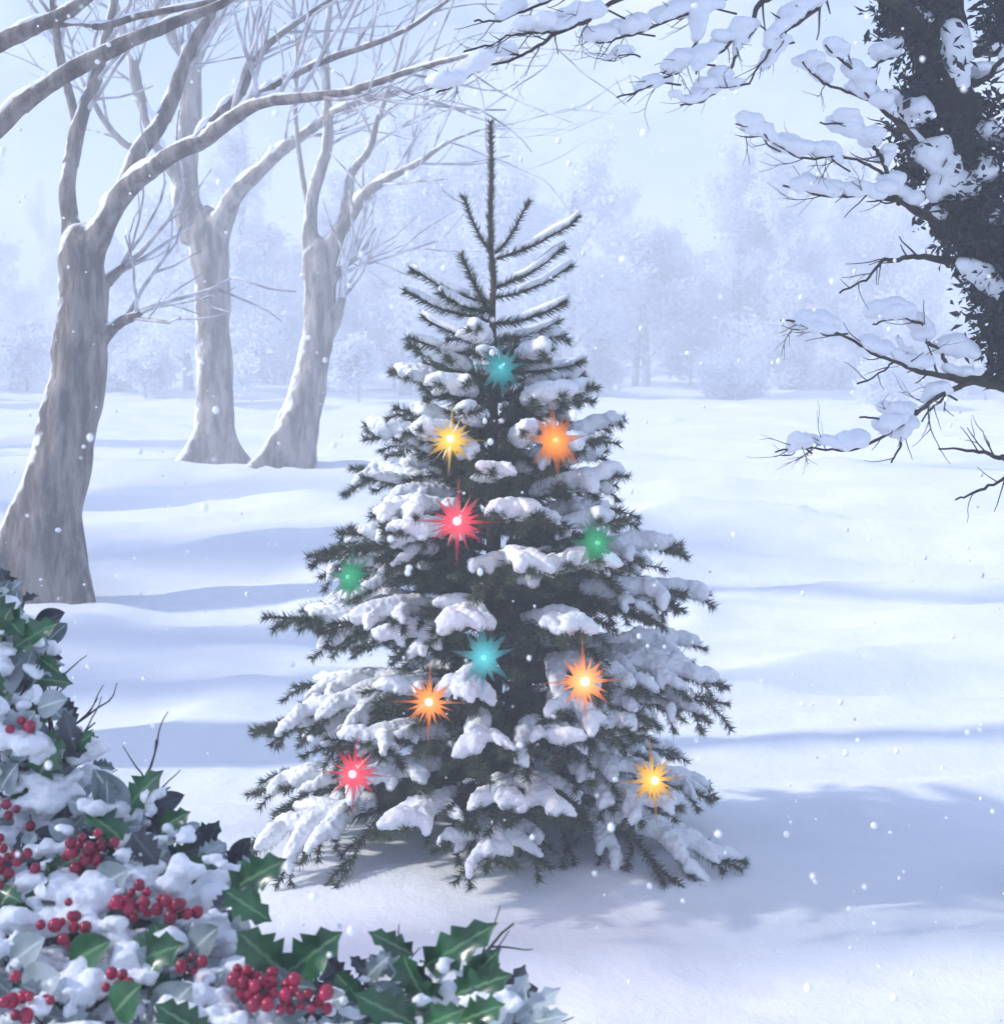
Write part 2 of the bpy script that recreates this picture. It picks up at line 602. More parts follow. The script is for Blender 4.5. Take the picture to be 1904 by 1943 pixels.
bare_tree('farthest pale bare tree leaning right with bright flaring roots', 17.0, (540, 890),
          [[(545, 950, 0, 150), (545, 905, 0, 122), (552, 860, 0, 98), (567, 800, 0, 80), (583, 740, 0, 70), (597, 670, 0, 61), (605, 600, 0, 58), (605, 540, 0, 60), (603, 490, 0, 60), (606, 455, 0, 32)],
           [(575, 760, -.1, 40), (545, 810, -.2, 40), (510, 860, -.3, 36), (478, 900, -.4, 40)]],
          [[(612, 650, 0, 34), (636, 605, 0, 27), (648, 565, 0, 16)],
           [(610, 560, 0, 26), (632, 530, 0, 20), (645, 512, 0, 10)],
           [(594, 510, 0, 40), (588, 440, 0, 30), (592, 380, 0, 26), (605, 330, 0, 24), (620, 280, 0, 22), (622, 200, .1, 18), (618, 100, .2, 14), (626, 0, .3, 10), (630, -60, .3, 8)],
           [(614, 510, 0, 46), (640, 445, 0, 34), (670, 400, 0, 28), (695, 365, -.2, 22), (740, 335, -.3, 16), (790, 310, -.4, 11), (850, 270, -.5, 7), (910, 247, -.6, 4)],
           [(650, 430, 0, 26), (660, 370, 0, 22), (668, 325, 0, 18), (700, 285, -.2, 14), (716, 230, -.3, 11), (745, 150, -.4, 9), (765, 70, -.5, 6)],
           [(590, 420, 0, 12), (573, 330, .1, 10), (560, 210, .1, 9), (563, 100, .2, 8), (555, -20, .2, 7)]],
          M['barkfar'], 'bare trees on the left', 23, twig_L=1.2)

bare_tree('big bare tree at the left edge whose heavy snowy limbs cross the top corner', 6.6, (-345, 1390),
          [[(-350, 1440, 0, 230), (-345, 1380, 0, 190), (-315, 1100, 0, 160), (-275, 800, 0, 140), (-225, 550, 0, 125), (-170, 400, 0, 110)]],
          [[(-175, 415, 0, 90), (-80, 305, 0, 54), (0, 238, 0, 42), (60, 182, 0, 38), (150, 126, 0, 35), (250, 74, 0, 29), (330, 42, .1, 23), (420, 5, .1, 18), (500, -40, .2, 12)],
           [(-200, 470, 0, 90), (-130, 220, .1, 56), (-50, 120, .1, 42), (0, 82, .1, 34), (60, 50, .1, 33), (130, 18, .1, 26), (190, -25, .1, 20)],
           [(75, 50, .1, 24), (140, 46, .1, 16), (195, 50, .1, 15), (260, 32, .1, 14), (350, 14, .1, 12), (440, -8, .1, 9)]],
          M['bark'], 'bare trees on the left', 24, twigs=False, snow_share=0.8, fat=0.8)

# ------------------------------------------------------------------ dark snowy tree, right
YR = 4.5
b = at(2105, 1705, YR)
rt = thing('old_tree', 'dark old tree at the right edge with black foliage and snow-padded drooping branches', 'tree', (b[0], b[1], float(gz(b[0], b[1]))))
mb = MB()
P, r = limb_pts([(2110, 1760, 0, 230), (2090, 1600, 0, 180), (2055, 1150, 0, 155), (2010, 860, 0, 142), (1962, 670, 0, 126), (1910, 540, 0, 114), (1852, 420, 0, 106), (1808, 300, 0, 106), (1793, 180, 0, 102), (1782, 60, 0, 96), (1768, -80, 0, 90), (1740, -260, .1, 80)], YR, 8)
tube(mb, P, r, 18, 0.10)
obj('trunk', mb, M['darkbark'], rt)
# branch paths: rows of (dx, dy, depth offset, width)
RB = [
    [(1830, 450, 0, 40), (1790, 428, -.05, 24), (1745, 402, -.1, 17), (1700, 384, -.15, 12), (1640, 378, -.2, 8), (1580, 378, -.22, 6), (1485, 352, -.25, 3)],
    [(1702, 384, -.15, 11), (1690, 345, -.16, 10), (1668, 300, -.2, 8), (1645, 268, -.22, 6), (1610, 245, -.25, 5), (1555, 232, -.3, 3)],
    [(1675, 330, -.16, 7), (1640, 312, -.2, 6), (1590, 298, -.24, 5), (1530, 300, -.28, 5), (1470, 268, -.32, 4), (1395, 235, -.35, 2)],
    [(1775, 330, 0, 26), (1745, 290, -.1, 15), (1700, 240, -.15, 11), (1660, 190, -.2, 8), (1620, 135, -.25, 6), (1565, 85, -.3, 4)],
    [(1745, 300, -.1, 10), (1700, 205, -.1, 9), (1660, 195, -.15, 7), (1600, 170, -.2, 6), (1560, 145, -.25, 5), (1522, 118, -.3, 3)],
    [(1850, 505, 0, 32), (1800, 492, -.05, 17), (1740, 484, -.1, 11), (1690, 492, -.15, 8), (1662, 500, -.18, 6), (1640, 530, -.2, 5), (1592, 556, -.25, 2)],
    [(1925, 730, 0, 30), (1870, 716, -.06, 20), (1800, 706, -.12, 13), (1735, 694, -.16, 9), (1690, 676, -.2, 7), (1650, 658, -.23, 6), (1590, 630, -.27, 5), (1480, 608, -.3, 2)],
    [(1800, 704, -.12, 9), (1790, 668, -.12, 7), (1760, 640, -.14, 7), (1745, 612, -.16, 6), (1700, 608, -.2, 4), (1655, 615, -.24, 2)],
    [(1870, 716, -.06, 16), (1820, 728, -.12, 12), (1775, 752, -.16, 9), (1730, 782, -.2, 7), (1690, 790, -.25, 5), (1630, 792, -.3, 2)],
    [(1735, 780, -.2, 7), (1715, 810, -.2, 6), (1700, 845, -.22, 5), (1690, 878, -.24, 2)],
    [(1790, 744, -.15, 6), (1770, 770, -.16, 5), (1748, 800, -.18, 2)],
    [(1700, 680, -.2, 5), (1680, 700, -.2, 4), (1625, 728, -.24, 2)],
    [(1960, 905, 0, 24), (1905, 908, -.05, 7), (1860, 925, -.1, 6), (1812, 948, -.15, 2)],
    [(1960, 890, 0, 26), (1900, 878, -.05, 10), (1850, 864, -.1, 7), (1780, 852, -.15, 2)],
    [(1785, 80, 0, 44), (1730, 20, -.1, 30), (1660, -20, -.15, 22), (1580, -30, -.2, 16), (1555, 5, -.25, 12), (1520, 45, -.3, 9), (1475, 90, -.35, 6), (1420, 160, -.4, 3)],
    [(1640, -25, -.15, 18), (1520, -30, -.2, 14), (1450, -5, -.25, 11), (1430, 40, -.3, 9), (1390, 75, -.35, 7), (1350, 105, -.4, 5), (1320, 140, -.45, 3)],
    [(1540, -30, -.2, 12), (1400, -20, -.3, 10), (1330, 5, -.35, 8), (1250, 40, -.4, 6), (1185, 66, -.45, 5), (1130, 80, -.5, 2)],
    [(1450, -20, -.25, 12), (1280, -30, -.4, 10), (1180, -5, -.5, 9), (1120, 35, -.55, 8), (1060, 62, -.6, 8), (1010, 95, -.65, 6), (940, 122, -.7, 5), (870, 148, -.75, 4), (828, 176, -.8, 2)],
    [(1060, 62, -.6, 6), (1010, 62, -.62, 5), (950, 72, -.66, 4), (880, 98, -.7, 2)],
    [(1230, -20, -.45, 9), (1120, -25, -.5, 7), (1030, 0, -.55, 6), (960, 25, -.6, 4), (900, 40, -.65, 2)],
    [(1735, 780, -.2, 7), (1690, 815, -.23, 6), (1610, 846, -.28, 5), (1545, 850, -.3, 4), (1470, 858, -.32, 2)],
    [(1430, 40, -.3, 8), (1405, 110, -.36, 6), (1375, 165, -.4, 5), (1335, 182, -.42, 3), (1290, 200, -.44, 2)],
    [(1330, 5, -.35, 8), (1325, 80, -.38, 6), (1290, 132, -.4, 5), (1235, 165, -.41, 4), (1170, 185, -.42, 2)],
    [(1820, 170, 0, 24), (1870, 150, -.05, 12), (1905, 110, -.1, 9), (1960, 60, -.15, 6)],
    [(1850, 100, 0, 20), (1880, 105, .1, 12), (1910, 95, .1, 8), (1960, 100, .15, 5)],
    [(1770, 120, 0, 30), (1735, 80, -.05, 16), (1700, 100, -.1, 9), (1650, 130, -.15, 4)],
]
rng = random.Random(4)
PADS = MB()
tw = MB()
for bi, path in enumerate(RB):
    P, r = limb_pts(path, YR, 6)
    w = np.cumsum(G.normal(size=P.shape) * 0.0035, 0)
    w -= np.linspace(0, 1, len(P))[:, None] * w[-1]
    P = P + w
    mb = MB()
    tube(mb, P, np.maximum(r, 0.0022), 7, 0.12)
    # side shoots
    k = len(P)
    for i in range(k // 3, k - 1, 2):
        if rng.random() < 0.6:
            t = norm(P[i + 1] - P[i])
            s = norm(np.cross(t, np.array([rng.uniform(-.4, .4), 1, rng.uniform(-.4, .4)]))) * rng.choice((-1, 1))
            twig_tree(mb, P[i], norm(t + s * rng.uniform(.5, 1)), rng.uniform(.05, .14), max(r[i] * .45, .0018), 1 if rng.random() < .3 else 0, rng)
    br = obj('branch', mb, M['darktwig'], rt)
    PADS = MB()
    # snow pads piled along the branch
    if bi not in (5, 10, 11, 12):
        i = 2
        while i < k - 3:
            n = rng.randint(4, 9)
            j = min(k, i + n)
            seg = P[i:j]
            if len(seg) >= 3 and rng.random() < 0.72:
                rr = rng.uniform(.016, .034) * np.sin(np.linspace(.3, math.pi - .3, len(seg))) ** .7
                tube(PADS, seg + np.array([0, 0.0, 1.0]) * (rr * .75 + r[i:j])[:, None], rr, 9, 0.22)
                for _ in range(3):
                    c = seg[rng.randrange(len(seg))]
                    ball(PADS, c + np.array([rng.uniform(-.02, .02), rng.uniform(-.03, .03), .03]), rng.uniform(.018, .034), (1.3, 1.2, .8))
                snow_mods(obj('snow_pad', PADS, M['snow'], br), .009, 2, 0.016, 0.03)
                PADS = MB()
            i = j + rng.randint(0, 2)
# named pads of the photograph (dx0, dy0, dx1, dy1, radius)
for (x0, y0, x1, y1, w, dz) in [(1500, 350, 1590, 365, 24, -.25), (1590, 370, 1690, 372, 16, -.2), (1570, 232, 1640, 262, 26, -.25), (1410, 240, 1470, 262, 22, -.33), (1470, 275, 1520, 290, 26, -.3), (1530, 290, 1600, 300, 16, -.25),
                                (1490, 612, 1590, 630, 17, -.28), (1640, 595, 1735, 590, 26, -.2), (1770, 655, 1850, 672, 28, -.1), (1700, 640, 1750, 700, 10, -.15), (1740, 760, 1800, 740, 20, -.15),
                                (1490, 850, 1530, 835, 20, -.3), (1540, 830, 1600, 850, 14, -.3),
                                (1800, 40, 1815, 170, 44, -.05), (1740, 290, 1810, 330, 40, -.12), (1760, 370, 1850, 360, 38, -.1), (1850, 250, 1900, 270, 34, -.05), (1820, 500, 1900, 560, 30, -.1), (1870, 400, 1900, 420, 20, -.1),
                                (1720, 210, 1760, 230, 30, -.12), (1850, 340, 1890, 330, 32, -.1),
                                (1340, 95, 1420, 60, 18, -.35), (1440, 130, 1500, 70, 20, -.32), (1480, 60, 1530, 10, 26, -.28), (1250, 130, 1330, 110, 18, -.4), (1200, 170, 1270, 150, 16, -.4), (1050, 30, 1150, 20, 18, -.55), (900, 110, 990, 90, 16, -.66), (820, 150, 870, 135, 12, -.75), (1130, 60, 1210, 50, 16, -.45), (1290, 30, 1380, 10, 20, -.35), (1150, 110, 1200, 90, 12, -.45), (1350, 170, 1420, 150, 14, -.4)]:
    p0, p1 = at(x0, y0, YR + dz), at(x1, y1, YR + dz)
    PADS, tw, tp = MB(), MB(), rt
    t = np.linspace(0, 1, 7)[:, None]
    seg = p0 * (1 - t) + p1 * t + np.array([0, 0, .35]) * np.sin(t * math.pi) * du(w, YR) + G.normal(size=(7, 3)) * .006
    tube(PADS, seg, du(w, YR) * .78 * np.sin(np.linspace(.35, math.pi - .35, 7)) ** .6, 10, 0.16)
    if w < 24:      # a thin spray under each free pad carries it
        a_ = seg[0] + (seg[0] - seg[2]) * rng.uniform(.2, .7)
        z_ = seg[-1] + (seg[-1] - seg[-3]) * rng.uniform(.2, .9)
        Pt = spline(np.array([a_, seg[1], seg[3], seg[5], z_]) + G.normal(size=(5, 3)) * .007 - np.array([0, 0, du(w, YR) * .55]), 5)
        tube(tw, Pt, np.linspace(.0012, .0034, len(Pt)), 6, .15)
        for q_ in (4, 9, 14):
            twig_tree(tw, Pt[q_], norm(np.array([rng.uniform(-1, .2), rng.uniform(-.5, .5), rng.uniform(-.7, .3)])), rng.uniform(.05, .11), .0018, 1, rng)
    if not tw.empty():
        tp = obj('twig', tw, M['darktwig'], rt)
    snow_mods(obj('snow_pad', PADS, M['snow'], tp), .009, 2, 0.016, 0.03)
# dark evergreen sprays crowded round the trunk
lf = MB()
for (x, y, s, n) in [(1720, 60, 40, 150), (1700, 20, 40, 140), (1760, 140, 40, 140), (1730, 200, 38, 150), (1740, 270, 40, 180), (1780, 260, 45, 170), (1720, 330, 22, 60), (1800, 320, 45, 200), (1840, 390, 45, 220), (1870, 470, 50, 260), (1880, 330, 36, 140), (1830, 440, 45, 220),
                     (1885, 560, 45, 220), (1860, 520, 36, 150), (1900, 640, 45, 180), (1880, 280, 40, 130), (1860, 210, 32, 90), (1895, 20, 34, 130), (1880, 60, 26, 70), (1895, 700, 25, 60), (1910, 420, 50, 220), (1920, 560, 50, 200), (1770, 20, 40, 120), (1800, 400, 40, 160), (1930, 480, 60, 200), (1940, 640, 50, 150)]:
    c = at(x, y, YR)
    rad = du(s, YR)
    n = int(n * 2.2)
    p = c + G.normal(size=(n, 3)) * rad * np.array([.6, .9, .6]) - np.array([0, .03, 0])
    d = norm(G.normal(size=(n, 3)) + np.array([-.3, -.2, -.3]))
    wv = norm(np.cross(d, G.normal(size=(n, 3))))
    L = G.uniform(.022, .055, n)[:, None]
    wd = L * G.uniform(.14, .26, n)[:, None]
    nrm = norm(np.cross(d, wv)) * wd * .5
    VV = np.stack([p, p + d * L * .45 + wv * wd + nrm, p + d * L, p + d * L * .45 - wv * wd + nrm], 1).reshape(-1, 3)
    lf.add(VV, np.arange(n * 4).reshape(-1, 4))
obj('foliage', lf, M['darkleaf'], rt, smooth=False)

# ------------------------------------------------------------------ far frosted forest (reads as one mass)
fm, ft = MB(), MB()
rng = random.Random(9)


def frost_tree(x, y, H, spread, dens, low=.12):
    z0 = float(gz(x, y)) - .1
    p = np.array([x, y, z0])
    lean = rng.uniform(-.06, .06)
    hs = np.linspace(0, 1, 7)
    P = p + np.stack([lean * H * hs, 0 * hs, H * .75 * hs], 1) + G.normal(size=(7, 3)) * np.array([.12, .12, 0]) * hs[:, None]
    tube(ft, P, np.linspace(.22, .05, 7) * H / 9, 6)
    for _ in range(int(14 * dens)):
        h = rng.uniform(low, .75)
        a = rng.uniform(0, 6.28)
        s = P[0] * (1 - h / .75) + P[-1] * (h / .75)
        L = spread * (1.05 - h) * rng.uniform(.6, 1.2)
        e = s + np.array([math.cos(a) * L, math.sin(a) * L, rng.uniform(.1, .6) * L + .25 * H * h])
        m = (s + e) / 2 + np.array([0, 0, .08 * L])
        tube(ft, spline([s, m, e], 4), np.linspace(.05, .012, 9) * H / 9, 4)
        n = 520
        t = G.beta(2.2, 1.2, n)[:, None]
        c = s * (1 - t) ** 2 + 2 * m * t * (1 - t) + e * t * t
        c = c + G.normal(size=(n, 3)) * (.12 + .2 * L * .5)
        d = norm(G.normal(size=(n, 3)))
        wv = norm(np.cross(d, G.normal(size=(n, 3))))
        S = G.uniform(.025, .085, n)[:, None] * (y / 40 + .35)
        VV = np.stack([c - d * S - wv * S * .35, c + d * S - wv * S * .35, c + d * S + wv * S * .35, c - d * S + wv * S * .35], 1).reshape(-1, 3)
        fm.add(VV, np.arange(n * 4).reshape(-1, 4))


for i in range(66):
    y = rng.uniform(46, 100)
    x = rng.uniform(-.62, .66) * y * .72
    u = x / y * F + CX
    Hh = rng.uniform(8.5, 13.5) * (.85 + y / 500)
    if 1180 < u < 1360:
        Hh *= .68
    if u < 760 and rng.random() < .45:
        Hh *= .7
    frost_tree(x, y, Hh, rng.uniform(2.2, 3.8), rng.uniform(.9, 1.3))
for i in range(50):                                   # frosted scrub along the wood's foot
    y = rng.uniform(42, 66)
    x = rng.uniform(-.6, .65) * y * .75
    frost_tree(x, y, rng.uniform(1.4, 3.4), rng.uniform(1.2, 2.2), .6)
# unseen trees added past the left edge, placed so their crowns shade the clearing
for (tx, ty, t, Hh, sp_, low_) in [(1.55, 4.3, 10.0, 10.5, 1.25, .66), (1.7, 4.35, 12.0, 11.6, 1.3, .68), (.3, 3.25, 9.0, 6.4, .9, .35), (1.0, 3.55, 10.5, 7.6, .7, .4), (.5, 2.7, 11.0, 8.6, 1.1, .45), (-.5, 1.8, 8.0, 7.6, 1.3, .4), (3.0, 8.3, 13.5, 8.5, 1.2, .35), (3.0, 10.0, 17.0, 10, 1.6, .3), (3.0, 12.6, 16.0, 11, 1.8, .3), (3.0, 15.5, 21.0, 12, 2.2, .3), (3.0, 20.0, 26.0, 13, 2.4, .25), (3.0, 25.0, 28.0, 13, 2.4, .25)]:
    frost_tree(tx + math.sin(SUN_AZ) * t, ty + math.cos(SUN_AZ) * t, Hh, sp_, 1.5, low_)
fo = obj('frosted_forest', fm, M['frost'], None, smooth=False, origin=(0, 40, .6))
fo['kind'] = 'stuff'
fo['label'] = 'misty far wood of frosted trees behind the clearing, with unseen shade trees added at left'
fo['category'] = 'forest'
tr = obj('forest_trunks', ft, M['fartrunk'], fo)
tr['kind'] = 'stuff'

# ------------------------------------------------------------------ decorated fir
fir = thing('christmas_tree', 'green fir loaded with snow and coloured star lights standing alone in the clearing', 'christmas tree', FIR)
H = 2.68


def axis(z):
    return np.array([FIR[0] + .008 * math.sin(z * 1.3), FIR[1], z])


mb = MB()
zs = np.linspace(-.05, 2.02, 22)
tube(mb, np.array([axis(z) for z in zs]), np.linspace(.05, .011, 22), 10, .06)
obj('trunk', mb, M['firbark'], fir)


def finger(nb, wb, sb, p, d, L, rng, snow, rad=.024, droop=.25, tipp=.85):
    n = 6
    t = np.linspace(0, 1, n)[:, None]
    P = p + d * L * t + np.array([0, 0, -droop * L]) * t * t + G.normal(size=(n, 3)) * .003
    tube(wb, P, np.linspace(.0042, .0025, n), 4)
    needles(nb, P, int(L / .15 * 170) + 30, rad, .0018, .62)
    needles(nb, P[-2:], 22, rad * .95, .0018, 1.5)
    if snow > 0:
        s = np.linspace(.0, tipp, 8)
        Q = np.stack([np.interp(s, t[:, 0], P[:, c]) for c in range(3)], 1)
        rr = rad * snow * np.array([1, 1.05, 1.1, 1.08, 1.0, .88, .7, .42])
        tube(sb, Q + np.array([0, 0, 1.0]) * (rad * .28 + rr * .42)[:, None], rr, 9, .10)
    return P


def fir_branch(z, az, L, pitch, sag, rng, snow_p, full=True, rad=.024):
    nb, wb, sb = MB(), MB(), MB()
    hd = np.array([math.cos(az), math.sin(az), 0])
    sd = np.array([-math.sin(az), math.cos(az), 0])
    n = 12
    t = np.linspace(0, 1, n)
    P = axis(z) + hd * (L * t)[:, None] + np.array([0, 0, 1.0]) * (L * (math.tan(pitch) * t - sag * t * t))[:, None]
    P = P + sd * (rng.uniform(-.06, .06) * L * t * t)[:, None]
    tube(wb, P, np.linspace(.012 if L > .4 else .007, .003, n), 6)
    needles(nb, P[1:], int(L / .15 * 150), rad, .0018, .62)
    needles(nb, P[-2:], 24, rad, .0018, 1.5)
    needles(nb, P[1:int(n * .62)], int(L / .15 * 190), rad * 2.2, .0024, .9)
    snowy = rng.random() < snow_p
    a_s, b_s = rng.uniform(.25, .5), rng.uniform(.8, .97)
    step = .068
    m = max(2, int(L * .85 / step))
    side = rng.choice((-1, 1))
    for i in range(m):
        tt = .14 + .80 * (i + .5) / m
        p = np.array([np.interp(tt, t, P[:, c]) for c in range(3)])
        j = min(n - 2, int(tt * (n - 1)))
        T = norm(P[j + 1] - P[j])
        ang = math.radians(rng.uniform(36, 58))
        side = -side
        d = norm(T * math.cos(ang) + sd * side * math.sin(ang) + np.array([0, 0, rng.uniform(-.25, .25)]))
        fl = max(.07, L * .46 * (1.05 - tt) * min(1, tt * 2.6) + .06) * rng.uniform(.75, 1.2)
        sn = rng.uniform(.7, 1.15) if snowy and a_s < tt < b_s and rng.random() < .88 else 0
        FP = finger(nb, wb, sb, p, d, fl, rng, sn, rad, rng.uniform(.05, .4), rng.uniform(.6, .95))
        if full and fl > .16:
            for q_ in range(int(fl / .095)):
                s = (q_ + 1) / (int(fl / .095) + 1)
                pp = np.array([np.interp(s, np.linspace(0, 1, 6), FP[:, c]) for c in range(3)])
                dT = norm(FP[-1] - FP[0])
                sg = rng.choice((-1, 1))
                dd = norm(dT + np.cross(dT, np.array([0, 0, 1.0])) * sg * rng.uniform(.6, 1.0) + np.array([0, 0, rng.uniform(-.3, .05)]))
                finger(nb, wb, sb, pp, dd, rng.uniform(.06, .115), rng, sn * .85 if sn and s < .8 and rng.random() < .8 else 0, rad * .95, .3, .75)
    if snowy:          # the load along the bough itself, one sheet with the side sprays
        s = np.linspace(a_s, b_s, 10)
        Q = np.stack([np.interp(s, t, P[:, c]) for c in range(3)], 1)
        rr = rad * rng.uniform(1.0, 1.5) * np.sin(np.linspace(.55, math.pi - .35, 10)) ** .45
        tube(sb, Q + np.array([0, 0, 1.0]) * (rad * .25 + rr * .42)[:, None], rr, 10, .12)
    o = obj('branch', nb, M['needle'], fir, smooth=False)
    obj('twig', wb, M['twig'], o)
    if not sb.empty():
        so = obj('snow_load', sb, M['snow'], o)
        snow_mods(so, .0068, 1, .018, .017)
    return o


def prof(z):
    return 1.06 * (1 - (max(z, 0) / 2.72) ** 1.15)


rng = random.Random(31)
NB = 98
if True:
    for k in range(NB):
        u_ = (k + .5) / NB
        z = .12 + 1.67 * u_ ** 1.24
        az = k * 2.39996 + rng.uniform(-.25, .25)
        f = z / 1.9
        L = prof(z) * rng.uniform(.88, .99) * (1 - .26 * min(1, max(0, (z - 1.0) / .75)))
        if math.sin(az) < -.3:
            L *= .9 if z > .7 else .74
        pitch = math.radians(12 + 22 * f + rng.uniform(-8, 8))
        sag = .36 - .26 * f + rng.uniform(-.05, .05)
        if z < .25:
            pitch = math.radians(7 + rng.uniform(-2, 4))
            sag = .24
        if math.sin(az) < -.3 and z < .4:
            sag -= .14
        fir_branch(z + rng.uniform(-.03, .03), az, L, pitch, sag, rng, 1.0 - .1 * f, True, .031)


def at_fir(dx, dy, dY=0):
    return at(dx, dy, FIR[1] + dY)


# leader and bare upper shoots, in the photograph's arrangement
def shoot(x0, y0, x1, y1, dz, rad, cnt, col, snow=False, w=.006):
    nb, wb, sb = MB(), MB(), MB()
    p0, p1 = at_fir(x0, y0), at_fir(x1, y1, dz)
    t = np.linspace(0, 1, 8)[:, None]
    P = p0 * (1 - t) + p1 * t + np.array([0, 0, -.02]) * np.sin(t * math.pi) + G.normal(size=(8, 3)) * .002
    tube(wb, P, np.linspace(w * .7, w * .4, 8), 6)
    needles(nb, P, int(cnt * 3.0), rad * 1.0 + .014, .0019, .75)
    needles(nb, P[-2:], 30, rad + .012, .0019, 1.5)
    if snow:
        rr = .016 * np.sin(np.linspace(.4, math.pi - .3, 6)) ** .5
        tube(sb, P[2:8] + np.array([0, 0, .018]), rr, 8, .2)
    o = obj('shoot', nb, M['needle'], fir, smooth=False)
    obj('twig', wb, M['twig'] if col else M['firbark'], o)
    if snow:
        obj('snow_load', sb, M['snow'], o)


nb, wb = MB(), MB()
P = np.array([at_fir(932, 610), at_fir(936, 540), at_fir(931, 470), at_fir(930, 400), at_fir(932, 320), at_fir(930, 232)])
P = spline(P, 4)
tube(wb, P, np.linspace(.012, .006, len(P)), 7, .06)
needles(nb, P[3:], 1500, .026, .0019, .9)
needles(nb, P[-2:], 30, .026, .0019, 2.0)
lo = obj('leader', nb, M['needle'], fir, smooth=False)
obj('twig', wb, M['twig'], lo)
shoot(931, 480, 878, 372, -.06, .014, 90, True, False, .010)
shoot(940, 480, 1003, 382, .05, .014, 90, False, False, .008)
shoot(942, 490, 1100, 412, -.10, .014, 150, True, True, .008)
shoot(940, 545, 1072, 468, -.05, .015, 160, True, True, .008)
shoot(940, 565, 1085, 505, .12, .015, 160, False, True, .007)
shoot(936, 600, 875, 482, -.14, .018, 190, False, False, .009)

for (x0, y0, x1, y1, dz, sn) in [(932, 575, 782, 512, .05, True), (932, 608, 768, 552, -.1, True), (932, 590, 835, 556, -.14, True), (934, 615, 1076, 572, -.08, True), (932, 650, 800, 600, .1, True), (934, 645, 1060, 610, .1, True),
                                 (932, 672, 775, 640, -.15, True), (935, 705, 1110, 686, -.05, True)]:
    shoot(x0, y0, x1, y1, dz, .020, 170, False, sn, .007)

# ------------------------------------------------------------------ star lights
STARS = [
    ('teal', (950, 700), (0.02, .42, .46), 'dim teal star light near the tip of the fir', .82, True, .36),
    ('yellow', (855, 835), (.85, .50, .01), 'yellow star light high on the fir, left of the orange one', 1.0, False, 1.0),
    ('orange', (1052, 838), (.90, .25, .004), 'broad ragged orange star light high on the right of the fir', 1.0, True, 1.0),
    ('red', (868, 990), (.80, .012, .06), 'large crimson star light with a pink heart in the middle of the fir', 1.2, False, 1.0),
    ('green', (1130, 1032), (.01, .42, .17), 'green star light on the right side of the fir under a snowy bough', .9, True, .36),
    ('green', (665, 1096), (.01, .42, .19), 'green star light at the left edge of the fir', .82, True, .38),
    ('teal', (918, 1248), (.08, .55, .62), 'pale aqua star light low in the middle of the fir', .92, True, .5),
    ('amber', (1107, 1293), (1.0, .28, .04), 'brightest star light, orange with a white-hot heart, low on the right', 1.15, False, 1.9),
    ('orange', (815, 1332), (.95, .26, .004), 'amber star light with thin rays, low left of centre on the fir', 1.05, False, 1.2),
    ('red', (672, 1468), (.80, .012, .06), 'red star light with a pink heart at the bottom left of the fir', 1.1, False, 1.0),
    ('yellow', (1238, 1480), (.85, .46, .01), 'golden star light at the bottom right of the fir', 1.1, False, 1.0),
]


def m_glow(name, inner, outer, s_in, s_out, radius):
    """lamp flare painted on the spikes: brightest by the bulb, deeper coloured at tips"""
    m, nt, bs = new_mat(name)
    t = nt.nodes.new('ShaderNodeTexCoord')
    ln = nt.nodes.new('ShaderNodeVectorMath')
    ln.operation = 'LENGTH'
    nt.links.new(t.outputs['Object'], ln.inputs[0])
    f = ramp(nt, ln.outputs['Value'], radius * .04, radius * .5)
    col = mix_rgb(nt, f, inner, outer)
    st = nt.nodes.new('ShaderNodeMapRange')
    st.inputs['To Min'].default_value = s_in
    st.inputs['To Max'].default_value = s_out
    nt.links.new(f, st.inputs['Value'])
    bs.inputs['Base Color'].default_value = tuple(c * .25 for c in outer) + (1,)
    bs.inputs['Roughness'].default_value = .3
    nt.links.new(col, bs.inputs['Emission Color'])
    nt.links.new(st.outputs['Result'], bs.inputs['Emission Strength'])
    tr = nt.nodes.new('ShaderNodeBsdfTransparent')       # painted flare fades out towards the tips
    mxs = nt.nodes.new('ShaderNodeMixShader')
    nt.links.new(ramp(nt, ln.outputs['Value'], radius * .0, radius * .92), mxs.inputs['Fac'])
    nt.links.new(bs.outputs[0], mxs.inputs[1])
    nt.links.new(tr.outputs[0], mxs.inputs[2])
    nt.links.new(mxs.outputs[0], nt.nodes['Material Output'].inputs['Surface'])
    return m


def ray(mb, d, side, nrm, L, w, base=0.0):
    """a tapering four-sided spike"""
    k = [(.0 + base, .55), (.22, 1.0), (.5, .55), (1.0, .04)]
    P = np.array([d * L * a for a, _ in k])
    rr = np.array([w * b_ for _, b_ in k])
    V = []
    for p, r_ in zip(P, rr):
        V += [p + side * r_, p + nrm * r_ * .6, p - side * r_, p - nrm * r_ * .6]
    Q = []
    for i in range(3):
        for j in range(4):
            Q.append((i * 4 + j, i * 4 + (j + 1) % 4, i * 4 + 4 + (j + 1) % 4, i * 4 + 4 + j))
    Q += [(3, 2, 1, 0), (12, 13, 14, 15)]
    mb.add(V, Q)


